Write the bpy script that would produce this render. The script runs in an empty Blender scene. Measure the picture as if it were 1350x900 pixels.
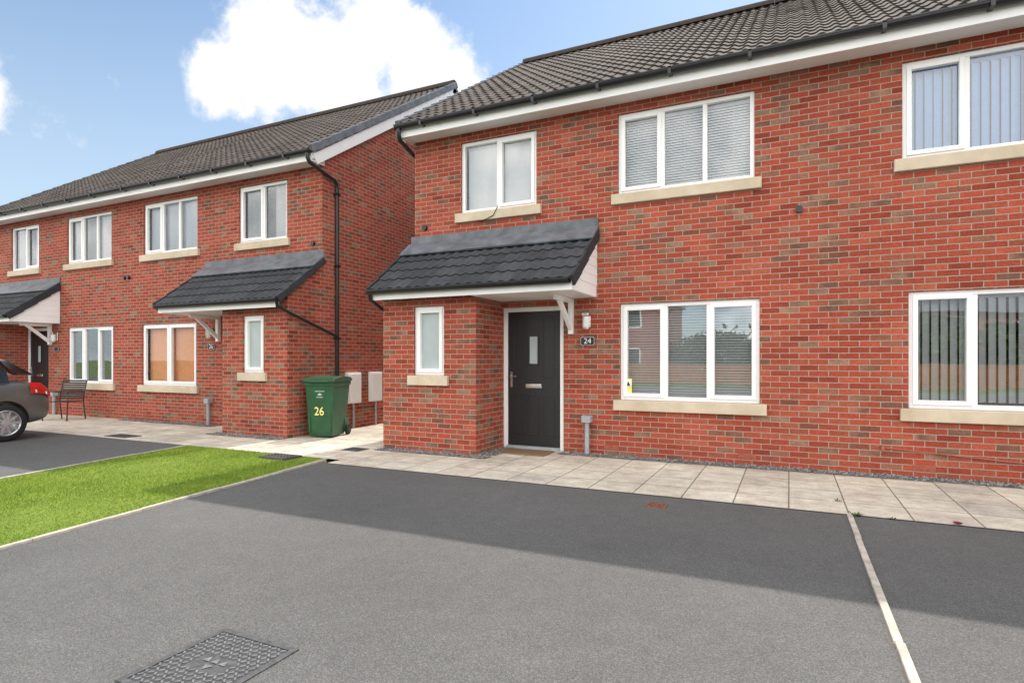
import bpy, bmesh, math, random
import numpy as np
from mathutils import Vector, Matrix
random.seed(4); np.random.seed(4)
C = bpy.context.scene.collection
PI = math.pi
# ------------------------------------------------------------------ helpers
class MB:
    def __init__(s): s.v=[]; s.f=[]; s.tone=[]
    def quad(s,a,b,c,d,t=0.5):
        n=len(s.v); s.v += [tuple(a),tuple(b),tuple(c),tuple(d)]; s.f.append((n,n+1,n+2,n+3)); s.tone.append(t); return s
    def poly(s,pts,t=0.5):
        n=len(s.v); s.v += [tuple(p) for p in pts]; s.f.append(tuple(range(n,n+len(pts)))); s.tone.append(t); return s
    def box(s,x0,x1,y0,y1,z0,z1,t=0.5):
        if x0>x1: x0,x1=x1,x0
        if y0>y1: y0,y1=y1,y0
        if z0>z1: z0,z1=z1,z0
        n=len(s.v)
        s.v += [(x0,y0,z0),(x1,y0,z0),(x1,y1,z0),(x0,y1,z0),(x0,y0,z1),(x1,y0,z1),(x1,y1,z1),(x0,y1,z1)]
        for q in ((3,2,1,0),(4,5,6,7),(0,1,5,4),(1,2,6,5),(2,3,7,6),(3,0,4,7)):
            s.f.append(tuple(n+i for i in q)); s.tone.append(t)
        return s
    def obox(s,c,ax,ay,az):       # oriented box: centre + half axes
        c=Vector(c);ax=Vector(ax);ay=Vector(ay);az=Vector(az); n=len(s.v)
        for k in (-1,1):
            for i,j in ((-1,-1),(1,-1),(1,1),(-1,1)):
                s.v.append(tuple(c+ax*i+ay*j+az*k))
        for q in ((3,2,1,0),(4,5,6,7),(0,1,5,4),(1,2,6,5),(2,3,7,6),(3,0,4,7)):
            s.f.append(tuple(n+i for i in q)); s.tone.append(.5)
        return s
    def prismx(s,pts,x0,x1):       # polygon in (y,z) extruded along x
        n=len(s.v); k=len(pts)
        s.v += [(x0,p[0],p[1]) for p in pts]+[(x1,p[0],p[1]) for p in pts]
        s.f.append(tuple(n+i for i in range(k))); s.f.append(tuple(n+k+i for i in reversed(range(k))))
        for i in range(k):
            j=(i+1)%k; s.f.append((n+i,n+k+i,n+k+j,n+j))
        s.tone += [.5]*(k+2); return s
    def tube(s,pts,r,n=10,cap=True):
        pts=[Vector(p) for p in pts]; rs = r if isinstance(r,(list,tuple)) else [r]*len(pts)
        b=len(s.v); up=None
        for i,p in enumerate(pts):
            if i==0: d=pts[1]-p
            elif i==len(pts)-1: d=p-pts[i-1]
            else: d=(pts[i+1]-p).normalized()+(p-pts[i-1]).normalized()
            d.normalize()
            if up is None: up=Vector((0,0,1)) if abs(d.z)<.9 else Vector((1,0,0))
            a=d.cross(up).normalized(); up=a.cross(d).normalized()
            for k in range(n):
                t=2*PI*k/n; s.v.append(tuple(p+(a*math.cos(t)+up*math.sin(t))*rs[i]))
        for i in range(len(pts)-1):
            for k in range(n):
                k2=(k+1)%n; s.f.append((b+i*n+k,b+i*n+k2,b+(i+1)*n+k2,b+(i+1)*n+k)); s.tone.append(.5)
        if cap:
            s.f.append(tuple(b+k for k in reversed(range(n)))); s.f.append(tuple(b+(len(pts)-1)*n+k for k in range(n))); s.tone += [.5,.5]
        return s
    def slab(s,x0,x1,p0,p1,h0,h1):  # board following a slope in (y,z), offset along its normal
        dy,dz=p1[0]-p0[0],p1[1]-p0[1]; L=math.hypot(dy,dz); ny,nz=-dz/L,dy/L
        return s.prismx([(p0[0]+ny*h0,p0[1]+nz*h0),(p1[0]+ny*h0,p1[1]+nz*h0),(p1[0]+ny*h1,p1[1]+nz*h1),(p0[0]+ny*h1,p0[1]+nz*h1)],x0,x1)
    def build(s,name,m,parent=None,bevel=0,smooth=False,tone=False,recalc=True,split=None):
        me=bpy.data.meshes.new(name); me.from_pydata(s.v,[],s.f); me.update()
        if tone:
            a=me.attributes.new('tone','FLOAT','FACE'); a.data.foreach_set('value',s.tone)
        if recalc and not tone:
            bm=bmesh.new(); bm.from_mesh(me); bmesh.ops.recalc_face_normals(bm,faces=bm.faces); bm.to_mesh(me); bm.free()
        if smooth: me.polygons.foreach_set('use_smooth',[True]*len(me.polygons))
        me.materials.append(m)
        o=bpy.data.objects.new(name,me); C.objects.link(o)
        if parent is not None: attach(o,parent)
        if bevel:
            b=o.modifiers.new('bevel','BEVEL'); b.width=bevel; b.segments=2; b.limit_method='ANGLE'
        if split:
            e=o.modifiers.new('split','EDGE_SPLIT'); e.split_angle=math.radians(split)
        return o
def attach(o,p):
    o.parent=p
    if p.type=='EMPTY': o.matrix_parent_inverse=Matrix.Translation(p.location).inverted()
def thing(name,label,cat,loc,group=None):
    o=bpy.data.objects.new(name,None); C.objects.link(o); o.location=loc; o.empty_display_size=.3
    o['label']=label; o['category']=cat
    if group: o['group']=group
    return o
def tag(o,label,cat,group=None,kind=None):
    o['label']=label; o['category']=cat
    if group: o['group']=group
    if kind: o['kind']=kind
    return o
def struct(o,label,cat):
    o['label']=label; o['category']=cat; o['kind']='structure'; return o
def text_geo(txt,size):
    cu=bpy.data.curves.new('t','FONT'); cu.body=txt; cu.size=size; cu.align_x='CENTER'; cu.align_y='CENTER'
    o=bpy.data.objects.new('t',cu); C.objects.link(o); bpy.context.view_layer.update()
    dg=bpy.context.evaluated_depsgraph_get(); me=bpy.data.meshes.new_from_object(o.evaluated_get(dg))
    v=[tuple(p.co) for p in me.vertices]; f=[tuple(p.vertices) for p in me.polygons]
    bpy.data.objects.remove(o); bpy.data.curves.remove(cu); bpy.data.meshes.remove(me)
    return v,f
def text_mb(txt,size,cx,y,cz,mb=None,sx=1.0,bold=0.0):
    mb=mb or MB(); v,f=text_geo(txt,size)
    for i,(dx,dz) in enumerate(((0,0),) if not bold else ((-bold,0),(bold,0),(0,bold),(0,-bold),(0,0))):
        n=len(mb.v)
        mb.v += [(cx+p[0]*sx+dx,y-.0006*i,cz+p[1]+dz) for p in v]; mb.f += [tuple(n+i_ for i_ in q) for q in f]; mb.tone += [.5]*len(f)
    return mb
# ------------------------------------------------------------------ materials
def nd(nt,t,ins=(),**kw):
    n=nt.nodes.new(t)
    for k,v in kw.items(): setattr(n,k,v)
    items = ins.items() if isinstance(ins,dict) else enumerate(ins)
    for k,v in items:
        if v is None: continue
        if isinstance(v,bpy.types.NodeSocket): nt.links.new(v,n.inputs[k])
        else: n.inputs[k].default_value=v
    return n
def mth(nt,op,a,b=None,c=None,clamp=False):
    n=nd(nt,'ShaderNodeMath',[a,b,c],operation=op); n.use_clamp=clamp; return n.outputs[0]
def mixc(nt,f,a,b,blend='MIX'):
    n=nt.nodes.new('ShaderNodeMix'); n.data_type='RGBA'; n.blend_type=blend
    for i,v in ((0,f),(6,a),(7,b)):
        if isinstance(v,bpy.types.NodeSocket): nt.links.new(v,n.inputs[i])
        else: n.inputs[i].default_value = v if i==0 else (*v,1) if len(v)==3 else v
    return n.outputs[2]
def ramp(nt,f,stops,interp='LINEAR'):
    n=nt.nodes.new('ShaderNodeValToRGB'); cr=n.color_ramp; cr.interpolation=interp
    while len(cr.elements)<len(stops): cr.elements.new(.5)
    for e,(p,c) in zip(cr.elements,stops):
        e.position=p; e.color=(c,c,c,1) if isinstance(c,(int,float)) else (*c,1)
    nt.links.new(f,n.inputs[0]); return n.outputs[0]
def mat(name,col=(.5,.5,.5),rough=.6,metal=0.0,spec=.5):
    m=bpy.data.materials.new(name); m.use_nodes=True; nt=m.node_tree; b=nt.nodes['Principled BSDF']
    b.inputs['Base Color'].default_value=(*col,1); b.inputs['Roughness'].default_value=rough
    b.inputs['Metallic'].default_value=metal; b.inputs['Specular IOR Level'].default_value=spec
    return m,nt,b
def noise(nt,vec,scale,detail=4,rough=.55):
    return nd(nt,'ShaderNodeTexNoise',{'Vector':vec,'Scale':scale,'Detail':detail,'Roughness':rough}).outputs[0]
def objco(nt): return nd(nt,'ShaderNodeTexCoord').outputs['Object']
def bump(nt,b,h,strength=.3,dist=.01):
    n=nd(nt,'ShaderNodeBump',{'Height':h,'Strength':strength,'Distance':dist}); nt.links.new(n.outputs[0],b.inputs['Normal'])
def simple(name,col,rough=.5,metal=0,var=.12,scale=14,spec=.5,bmp=0):
    m,nt,b=mat(name,col,rough,metal,spec); co=objco(nt)
    f=noise(nt,co,scale,3); lo=tuple(c*(1-var) for c in col); hi=tuple(min(1,c*(1+var)) for c in col)
    nt.links.new(ramp(nt,f,[(.3,lo),(.7,hi)]),b.inputs['Base Color'])
    if bmp: bump(nt,b,noise(nt,co,scale*4,2),bmp,.005)
    return m
M={}
M['white']=simple('white_upvc',(.90,.90,.89),.32,var=.02)
M['fascia']=simple('white_fascia',(.90,.90,.89),.4,var=.03,scale=3)
M['black']=simple('black_plastic',(.014,.014,.016),.3,var=.2)
M['lead']=simple('lead',(.12,.13,.145),.5,var=.35,scale=5,bmp=.15)
M['door']=simple('door_charcoal',(.020,.021,.023),.38,var=.15,scale=30)
M['chrome']=simple('satin_chrome',(.75,.75,.75),.25,1,var=.05)
M['slate']=simple('slate_plate',(.02,.021,.024),.4)
M['letter']=simple('letter_white',(.8,.8,.8),.5,var=.02)
M['fadedletter']=simple('faded_white_print',(.42,.50,.44),.6,var=.2,scale=40)
M['grey']=simple('grey_plastic',(.36,.38,.40),.45)
M['meter']=simple('meter_white',(.86,.86,.85),.45,var=.04,scale=4)
M['bin']=simple('bin_green',(.018,.085,.034),.45,var=.2,scale=5)
M['binlid']=simple('bin_lid_green',(.016,.068,.028),.42,var=.2,scale=5)
M['yellow']=simple('pale_yellow_paint',(.82,.74,.22),.55,var=.08)
M['rubber']=simple('rubber',(.012,.012,.012),.75)
M['carpaint']=simple('grey_car_paint',(.15,.137,.125),.22,.3,var=.06)
M['bluepaint']=simple('blue_car_paint',(.05,.20,.60),.22,.2,var=.06)
M['whitepaint']=simple('white_car_paint',(.75,.75,.75),.22,0,var=.03)
M['redpaint']=simple('red_car_paint',(.55,.02,.02),.22,0,var=.03)
M['carglass']=simple('car_glass',(.02,.023,.026),.06,var=.05)
M['cartrim']=simple('car_trim',(.02,.02,.02),.55)
M['alloy']=simple('alloy',(.62,.62,.63),.3,.8,var=.06)
M['red']=simple('red_lens',(.50,.014,.012),.15)
M['clearlens']=simple('clear_lens',(.7,.7,.7),.12)
M['bench']=simple('dark_metal',(.025,.023,.022),.45)
M['castiron']=simple('cast_iron',(.070,.070,.072),.6,var=.4,scale=30,bmp=.3)
M['castlight']=simple('worn_cast_iron',(.17,.17,.17),.5,var=.3,scale=40)
M['rust']=simple('rusty_iron',(.20,.070,.035),.8,var=.4,scale=40,bmp=.3)
M['coir']=simple('coir_mat',(.22,.135,.07),.95,var=.35,scale=120,bmp=.8)
M['terra']=simple('terracotta',(.36,.10,.06),.75,var=.2,scale=30)
M['kerb']=simple('concrete_edging',(.44,.39,.33),.85,var=.25,scale=9,bmp=.3)
M['blindwhite']=simple('blind_white',(.90,.90,.90),.7,var=.03)
M['blindskyrefl']=simple('blind_blue_sky_reflection',(.38,.56,.86),.7,var=.05)  # pale blue slats; sky reflection in the glass is painted into their colour
M['blindsalmon']=simple('blind_tan',(.85,.42,.20),.7,var=.08)
M['curtain']=simple('curtain',(.66,.66,.65),.85,var=.1)
M['lampglass']=simple('lamp_glass',(.78,.77,.72),.25,var=.04)
M['litter']=simple('dark_red_petal',(.20,.012,.02),.6)
def stone():
    m,nt,b=mat('cast_stone',(.5,.4,.27),.85); co=objco(nt)
    f=noise(nt,co,3,5); f2=noise(nt,co,120,1)
    c=ramp(nt,f,[(.3,(.50,.41,.29)),(.7,(.66,.56,.42))]); c=mixc(nt,.35,c,ramp(nt,f2,[(.3,.3),(.7,.7)]),'OVERLAY')
    nt.links.new(c,b.inputs['Base Color']); return m
M['stone']=stone()
def brick():
    BH,BW=.0715,.2145
    m,nt,b=mat('red_brick',(.4,.1,.06),.88,spec=.2)
    co=objco(nt); s=nd(nt,'ShaderNodeSeparateXYZ',[co]).outputs
    g=nd(nt,'ShaderNodeNewGeometry').outputs['True Normal']; gn=nd(nt,'ShaderNodeSeparateXYZ',[g]).outputs
    ax=mth(nt,'GREATER_THAN',mth(nt,'ABSOLUTE',gn[0]),.5)
    w=noise(nt,co,34,1); wob=mth(nt,'MULTIPLY',mth(nt,'SUBTRACT',w,.5),.007)
    h=mth(nt,'ADD',mth(nt,'ADD',mth(nt,'MULTIPLY',s[0],mth(nt,'SUBTRACT',1.0,ax)),mth(nt,'MULTIPLY',s[1],ax)),wob)
    z=mth(nt,'ADD',s[2],wob)
    rf=mth(nt,'DIVIDE',z,BH); row=mth(nt,'FLOOR',rf)
    par=mth(nt,'MULTIPLY',mth(nt,'FLOORED_MODULO',row,2.0),.5)
    cf=mth(nt,'ADD',mth(nt,'DIVIDE',h,BW),par); col=mth(nt,'FLOOR',cf)
    fx=mth(nt,'MULTIPLY',mth(nt,'FRACT',cf),BW); fz=mth(nt,'MULTIPLY',mth(nt,'FRACT',rf),BH)
    d=mth(nt,'MINIMUM',mth(nt,'MINIMUM',fx,mth(nt,'SUBTRACT',BW,fx)),mth(nt,'MINIMUM',fz,mth(nt,'SUBTRACT',BH,fz)))
    msk=nd(nt,'ShaderNodeMapRange',{0:d,1:.0038,2:.0062,3:0.0,4:1.0}).outputs[0]
    cv=nd(nt,'ShaderNodeCombineXYZ',[col,row,ax]).outputs[0]
    wn=nd(nt,'ShaderNodeTexWhiteNoise',[cv],noise_dimensions='3D').outputs
    big=noise(nt,co,.7,3)
    r=mth(nt,'ADD',wn[0],mth(nt,'MULTIPLY',mth(nt,'SUBTRACT',big,.5),.60),clamp=True)
    c=ramp(nt,r,[(0,(.25,.048,.027)),(.14,(.37,.073,.041)),(.30,(.31,.058,.034)),(.46,(.40,.090,.051)),(.60,(.33,.066,.038)),(.72,(.38,.100,.058)),(.79,(.28,.080,.048)),(.84,(.28,.130,.082)),(.89,(.155,.072,.048)),(.93,(.31,.175,.112)),(.97,(.19,.092,.062)),(1,(.22,.070,.043))])
    f=noise(nt,co,42,4); c=mixc(nt,.55,c,ramp(nt,f,[(.25,.28),(.75,.72)]),'OVERLAY')
    val=nd(nt,'ShaderNodeHueSaturation',{'Color':c,'Value':nd(nt,'ShaderNodeMapRange',{0:mth(nt,'FRACT',mth(nt,'MULTIPLY',wn[0],17.3)),3:.88,4:1.12}).outputs[0]}).outputs[0]
    c=mixc(nt,msk,mixc(nt,w,(.33,.235,.185),(.44,.345,.285)),val)
    dirt=ramp(nt,noise(nt,co,.9,3),[(.3,.92),(.7,1.05)]); c=mixc(nt,1.0,c,dirt,'MULTIPLY')
    nt.links.new(c,b.inputs['Base Color'])
    bump(nt,b,msk,.5,.006); return m
M['brick']=brick()
def tiles(name,c0,c1,rough):
    m,nt,b=mat(name,c0,rough,spec=.15); co=objco(nt)
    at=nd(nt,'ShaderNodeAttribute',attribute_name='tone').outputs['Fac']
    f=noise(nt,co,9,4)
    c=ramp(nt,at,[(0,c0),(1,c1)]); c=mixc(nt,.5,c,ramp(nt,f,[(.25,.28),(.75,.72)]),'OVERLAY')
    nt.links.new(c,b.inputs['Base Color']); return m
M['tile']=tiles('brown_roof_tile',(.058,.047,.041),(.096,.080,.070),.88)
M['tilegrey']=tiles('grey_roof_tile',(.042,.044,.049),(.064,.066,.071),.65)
def paving():
    P=.475
    m,nt,b=mat('paving_slabs',(.4,.36,.3),.88,spec=.25); co=objco(nt); s=nd(nt,'ShaderNodeSeparateXYZ',[co]).outputs
    w=mth(nt,'MULTIPLY',mth(nt,'SUBTRACT',noise(nt,co,14,1),.5),.010)
    rf=mth(nt,'DIVIDE',mth(nt,'ADD',mth(nt,'SUBTRACT',s[1],5.85),w),P); row=mth(nt,'FLOOR',rf)
    cf=mth(nt,'DIVIDE',mth(nt,'ADD',mth(nt,'SUBTRACT',s[0],.47),w),P); col=mth(nt,'FLOOR',cf)
    fx=mth(nt,'MULTIPLY',mth(nt,'FRACT',cf),P); fz=mth(nt,'MULTIPLY',mth(nt,'FRACT',rf),P)
    d=mth(nt,'MINIMUM',mth(nt,'MINIMUM',fx,mth(nt,'SUBTRACT',P,fx)),mth(nt,'MINIMUM',fz,mth(nt,'SUBTRACT',P,fz)))
    msk=nd(nt,'ShaderNodeMapRange',{0:d,1:.0035,2:.009,3:0.0,4:1.0}).outputs[0]
    wn=nd(nt,'ShaderNodeTexWhiteNoise',[nd(nt,'ShaderNodeCombineXYZ',[col,row,0.0]).outputs[0]],noise_dimensions='3D').outputs[0]
    c=ramp(nt,wn,[(0,(.46,.415,.34)),(.25,(.59,.535,.44)),(.5,(.54,.465,.39)),(.75,(.62,.565,.47)),(1,(.45,.41,.35))])
    f=noise(nt,co,5,5,.65); f2=noise(nt,co,60,2); f3=noise(nt,co,1.1,3)
    c=mixc(nt,.6,c,ramp(nt,f,[(.28,.26),(.72,.74)]),'OVERLAY'); c=mixc(nt,.3,c,ramp(nt,f2,[(.3,.25),(.7,.75)]),'OVERLAY')
    c=mixc(nt,1.0,c,ramp(nt,f3,[(.3,.80),(.7,1.06)]),'MULTIPLY')
    c=mixc(nt,msk,mixc(nt,f,(.10,.09,.068),(.23,.20,.155)),c); nt.links.new(c,b.inputs['Base Color'])
    bump(nt,b,msk,.35,.005); return m
M['paving']=paving()
def tarmac():
    m,nt,b=mat('tarmac',(.1,.1,.1),.9,spec=.25); co=objco(nt)
    v=nd(nt,'ShaderNodeTexVoronoi',{'Vector':co,'Scale':200.0}).outputs
    spk=nd(nt,'ShaderNodeSeparateXYZ',[v[1]]).outputs[0]
    n1=noise(nt,co,120,2,.75); n2=noise(nt,co,.5,4,.6); n3=noise(nt,co,6,4,.65)
    q=mth(nt,'ADD',mth(nt,'MULTIPLY',spk,.55),mth(nt,'MULTIPLY',n1,.45))
    c=ramp(nt,q,[(.22,(.076,.075,.073)),(.5,(.109,.107,.104)),(.66,(.134,.131,.127)),(.80,(.18,.176,.169))])
    c=mixc(nt,1.0,c,ramp(nt,n2,[(.3,.86),(.7,1.09)]),'MULTIPLY'); c=mixc(nt,1.0,c,ramp(nt,n3,[(.3,.93),(.7,1.05)]),'MULTIPLY')
    nt.links.new(c,b.inputs['Base Color']); bump(nt,b,v[0],.4,.004); return m
M['tarmac']=tarmac()
def grassy(name,a,bb,scale,attr=False):
    m,nt,b=mat(name,a,.75,spec=.2); co=objco(nt)
    f=noise(nt,co,scale,4,.65); c=ramp(nt,f,[(.3,a),(.7,bb)])
    if attr:
        at=nd(nt,'ShaderNodeAttribute',attribute_name='tone').outputs['Fac']
        c=mixc(nt,1.0,c,ramp(nt,at,[(0,(.65,.70,.65)),(.85,(1.08,1.08,1.0)),(1,(1.5,1.2,1.1))]),'MULTIPLY')
    nt.links.new(c,b.inputs['Base Color']); return m
M['lawn']=grassy('lawn_soil',(.11,.165,.020),(.18,.23,.035),2)
M['blade']=grassy('grass_blade',(.165,.27,.032),(.31,.40,.062),1.8,True)
M['leaf']=grassy('leaf',(.035,.075,.012),(.09,.16,.028),1.5,True)
M['weed']=grassy('weed_leaf',(.06,.13,.02),(.11,.2,.03),20)
M['bark']=simple('bark',(.09,.065,.045),.9,var=.3,scale=8)
M['timber']=simple('brown_timber',(.36,.15,.05),.8,var=.3,scale=3)
M['field']=grassy('field',(.06,.10,.02),(.10,.15,.035),.2)
m,nt,b=mat('gravel_stone',(.2,.2,.2),.85)
at=nd(nt,'ShaderNodeAttribute',attribute_name='tone').outputs['Fac']
nt.links.new(ramp(nt,at,[(0,(.08,.08,.085)),(.6,(.20,.195,.19)),(1,(.40,.38,.36))]),b.inputs['Base Color']); M['pebble']=m
M['gravelbase']=simple('gravel_bed',(.11,.108,.105),.95,var=.4,scale=60,bmp=.6)
def glass(name,base,tint,k=1.3):
    m=bpy.data.materials.new(name); m.use_nodes=True; nt=m.node_tree; nt.nodes.clear()
    out=nd(nt,'ShaderNodeOutputMaterial'); fr=nd(nt,'ShaderNodeFresnel',{'IOR':1.5}).outputs[0]
    co=objco(nt); bp=nd(nt,'ShaderNodeBump',{'Height':noise(nt,co,1.3,1),'Strength':.04,'Distance':.05})
    gl=nd(nt,'ShaderNodeBsdfGlossy',{'Color':(.95,.97,1,1),'Roughness':.012,'Normal':bp.outputs[0]}); tr=nd(nt,'ShaderNodeBsdfTransparent',{'Color':(*tint,1)})
    fac=mth(nt,'ADD',mth(nt,'MULTIPLY',fr,k),base,clamp=True)
    mx=nd(nt,'ShaderNodeMixShader',[fac,tr.outputs[0],gl.outputs[0]]); nt.links.new(mx.outputs[0],out.inputs[0]); return m
M['glass']=glass('window_glass',.06,(.93,.95,.95))
M['glassclear']=glass('clear_window_glass',.0,(.96,.96,.96),.7)
M['glassreflect']=glass('boosted_reflection_glass',.25,(.90,.93,.93))  # same window glass, with its mirror share raised for stronger reflections
M['frost']=simple('frosted_glass',(.42,.48,.48),.22,var=.12,scale=2)
# ------------------------------------------------------------------ house parts
def sheet_x(mb,Y,x0,x1,z0,z1,holes=(),rev=.1):
    xs=sorted({x0,x1,*[h[0] for h in holes],*[h[1] for h in holes]}); zs=sorted({z0,z1,*[h[2] for h in holes],*[h[3] for h in holes]})
    for i in range(len(xs)-1):
        for j in range(len(zs)-1):
            cx=(xs[i]+xs[i+1])/2; cz=(zs[j]+zs[j+1])/2
            if any(h[0]<cx<h[1] and h[2]<cz<h[3] for h in holes): continue
            mb.quad((xs[i],Y,zs[j]),(xs[i+1],Y,zs[j]),(xs[i+1],Y,zs[j+1]),(xs[i],Y,zs[j+1]))
    for a,b_,c,d in holes:
        mb.quad((a,Y,c),(a,Y,d),(a,Y+rev,d),(a,Y+rev,c)); mb.quad((b_,Y,d),(b_,Y,c),(b_,Y+rev,c),(b_,Y+rev,d))
        mb.quad((a,Y,d),(b_,Y,d),(b_,Y+rev,d),(a,Y+rev,d)); mb.quad((b_,Y,c),(a,Y,c),(a,Y+rev,c),(b_,Y+rev,c))
def tile_roof(mb,xa,xb,y0,z0,y1,z1,gauge=.32,roll=.165,amp=.024,seed=0):
    R=random.Random(seed); L=math.hypot(y1-y0,z1-z0); dy,dz=(y1-y0)/L,(z1-z0)/L; ny,nz=-dz,dy
    n=max(1,round(L/gauge)); g=L/n; st=roll/10; nx=int((xb-xa)/st); xs=[xa+(xb-xa)*i/nx for i in range(nx+1)]
    def prof(x):
        t=((x-xa)/roll)%1.0
        return amp*math.sin(PI*t/.70)**1.3 if t<.70 else 0.0
    hs=[prof(x) for x in xs]; nt_=int((xb-xa)/(2*roll))+2
    for c in range(n):
        tones=[R.random() for _ in range(nt_)]; jit=[R.uniform(-.002,.003) for _ in range(nt_)]
        ta=c*g; tb=(c+1)*g+.015; base=len(mb.v); slip=[R.uniform(-.004,.004) for _ in range(nt_)]
        for k,x in enumerate(xs):
            q=int((x-xa)/(2*roll)); j=jit[q]; t0=ta+slip[q]
            for t,h in ((t0,-.01),(t0,.022+hs[k]+j),(tb,.002+hs[k])):
                mb.v.append((x,y0+dy*t+ny*h,z0+dz*t+nz*h))
        for k in range(nx):
            q=int((xs[k]-xa)/(2*roll)); a=base+3*k; b_=a+3
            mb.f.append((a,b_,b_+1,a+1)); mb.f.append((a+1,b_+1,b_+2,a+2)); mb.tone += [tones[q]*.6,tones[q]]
    return n,g
def half_gutter(mb,x0,x1,y,z,r):
    prof=[(y+r*math.cos(t),z+r*math.sin(t)) for t in [PI+PI*i/8 for i in range(9)]]
    mb.prismx(prof,x0,x1)
    mb.box(x0,x1,y-r-.006,y-r+.006,z-.004,z+.012)
def blind(kind,x0,x1,z0,z1,Y,parent,seed):
    R=random.Random(seed); mb=MB()
    if kind.startswith('vertical'):
        p=.088; n=int((x1-x0)/p); m=M['blindskyrefl'] if 'blue' in kind else M['blindwhite']; ang=.22 if 'closed' in kind else .40 if 'blue' in kind else .55
        for i in range(n+1):
            cx=x0+p*(i+.5); a=ang+R.uniform(-.08,.08)
            if cx>x1: break
            mb.obox((cx,Y,(z0+z1)/2),(.045*math.cos(a),.045*math.sin(a),0),(-.001*math.sin(a),.001*math.cos(a),0),(0,0,(z1-z0)/2-.03))
        mb.box(x0,x1,Y-.02,Y+.02,z1-.035,z1)
    elif kind.startswith('venetian'):
        m=M['blindwhite']; n=int((z1-z0)/.036); ay,az=(.0085,.0150) if 'closed' in kind else (.0095,.0142)
        for i in range(n):
            cz=z0+.02+.036*i; t=R.uniform(-.0008,.0008); mb.obox(((x0+x1)/2,Y,cz),((x1-x0)/2,0,t),(0,ay,az),(0,-.0006,.0006))
        mb.box(x0,x1,Y-.02,Y+.02,z1-.035,z1)
        for t in (.12,.5,.88): mb.box(x0+(x1-x0)*t-.002,x0+(x1-x0)*t+.002,Y-.016,Y-.013,z0,z1)
    elif kind=='salmon':
        m=M['blindsalmon']; p=.088; n=int((x1-x0)/p)
        for i in range(n+1):
            cx=x0+p*(i+.5); a=.22+R.uniform(-.1,.1)
            if cx>x1: break
            mb.obox((cx,Y,(z0+z1)/2),(.048*math.cos(a),.048*math.sin(a),0),(0,.001,0),(0,0,(z1-z0)/2-.02))
    else:
        m=M['curtain']
        for a,b_ in ((x0,x0+(x1-x0)*.30),(x1-(x1-x0)*.34,x1)):
            mb=MB(); k=28
            for i in range(k+1):
                x=a+(b_-a)*i/k; y=Y+.03*math.sin(i*1.25)+R.uniform(-.006,.006); mb.v += [(x,y,z0),(x,y,z1)]
            for i in range(k): mb.f.append((2*i,2*i+2,2*i+3,2*i+1)); mb.tone.append(.5)
            mb.build('curtain',m,parent,recalc=False)
        return
    mb.build('blind',m,parent,recalc=False)
def window(H,x0,x1,z0,z1,Y,n,bl=None,gl='glass',openers=(),seed=0,sill=True):
    yf=Y+.035; mb=MB(); fw=.055
    mb.box(x0,x0+fw,yf,yf+.07,z0,z1); mb.box(x1-fw,x1,yf,yf+.07,z0,z1)
    mb.box(x0+fw,x1-fw,yf,yf+.07,z0,z0+fw); mb.box(x0+fw,x1-fw,yf,yf+.07,z1-fw,z1)
    w=(x1-x0-2*fw)/n
    for i in range(1,n):
        c=x0+fw+w*i; mb.box(c-.03,c+.03,yf+.001,yf+.069,z0+fw,z1-fw)
    for i in openers:
        a=x0+fw+w*i+(.03 if i>0 else 0)-.012; b_=x0+fw+w*(i+1)-(.03 if i<n-1 else 0)+.012; c=z0+fw-.012; d=z1-fw+.012; k=.052; y0=yf-.016
        mb.box(a,a+k,y0,y0+.06,c,d); mb.box(b_-k,b_,y0,y0+.06,c,d); mb.box(a+k,b_-k,y0,y0+.06,c,c+k); mb.box(a+k,b_-k,y0,y0+.06,d-k,d)
    o=mb.build('window',M['white'],H,bevel=.006)
    MB().quad((x0+.02,yf+.04,z0+.02),(x1-.02,yf+.04,z0+.02),(x1-.02,yf+.04,z1-.02),(x0+.02,yf+.04,z1-.02)).build('pane',M[gl],o,recalc=False)
    if sill:
        MB().box(x0-.085,x1+.085,Y-.055,Y+.05,z0-.145,z0-.002).build('sill',M['stone'],o,bevel=.008)
    if bl: blind(bl,x0+.06,x1-.06,z0+.05,z1-.05,yf+.13,o,seed)
    return o
def lathe(prof,cx,cy,cz,n=20,half=False):   # prof: (r,z)
    mb=MB(); k=len(prof)
    for i in range(n):
        t=2*PI*i/n
        for r,z in prof: mb.v.append((cx+r*math.cos(t),cy+r*math.sin(t),cz+z))
    for i in range(n):
        for j in range(k-1):
            a=i*k+j; b_=((i+1)%n)*k+j; mb.f.append((a,b_,b_+1,a+1)); mb.tone.append(.5)
    return mb
D=9.2
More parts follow.
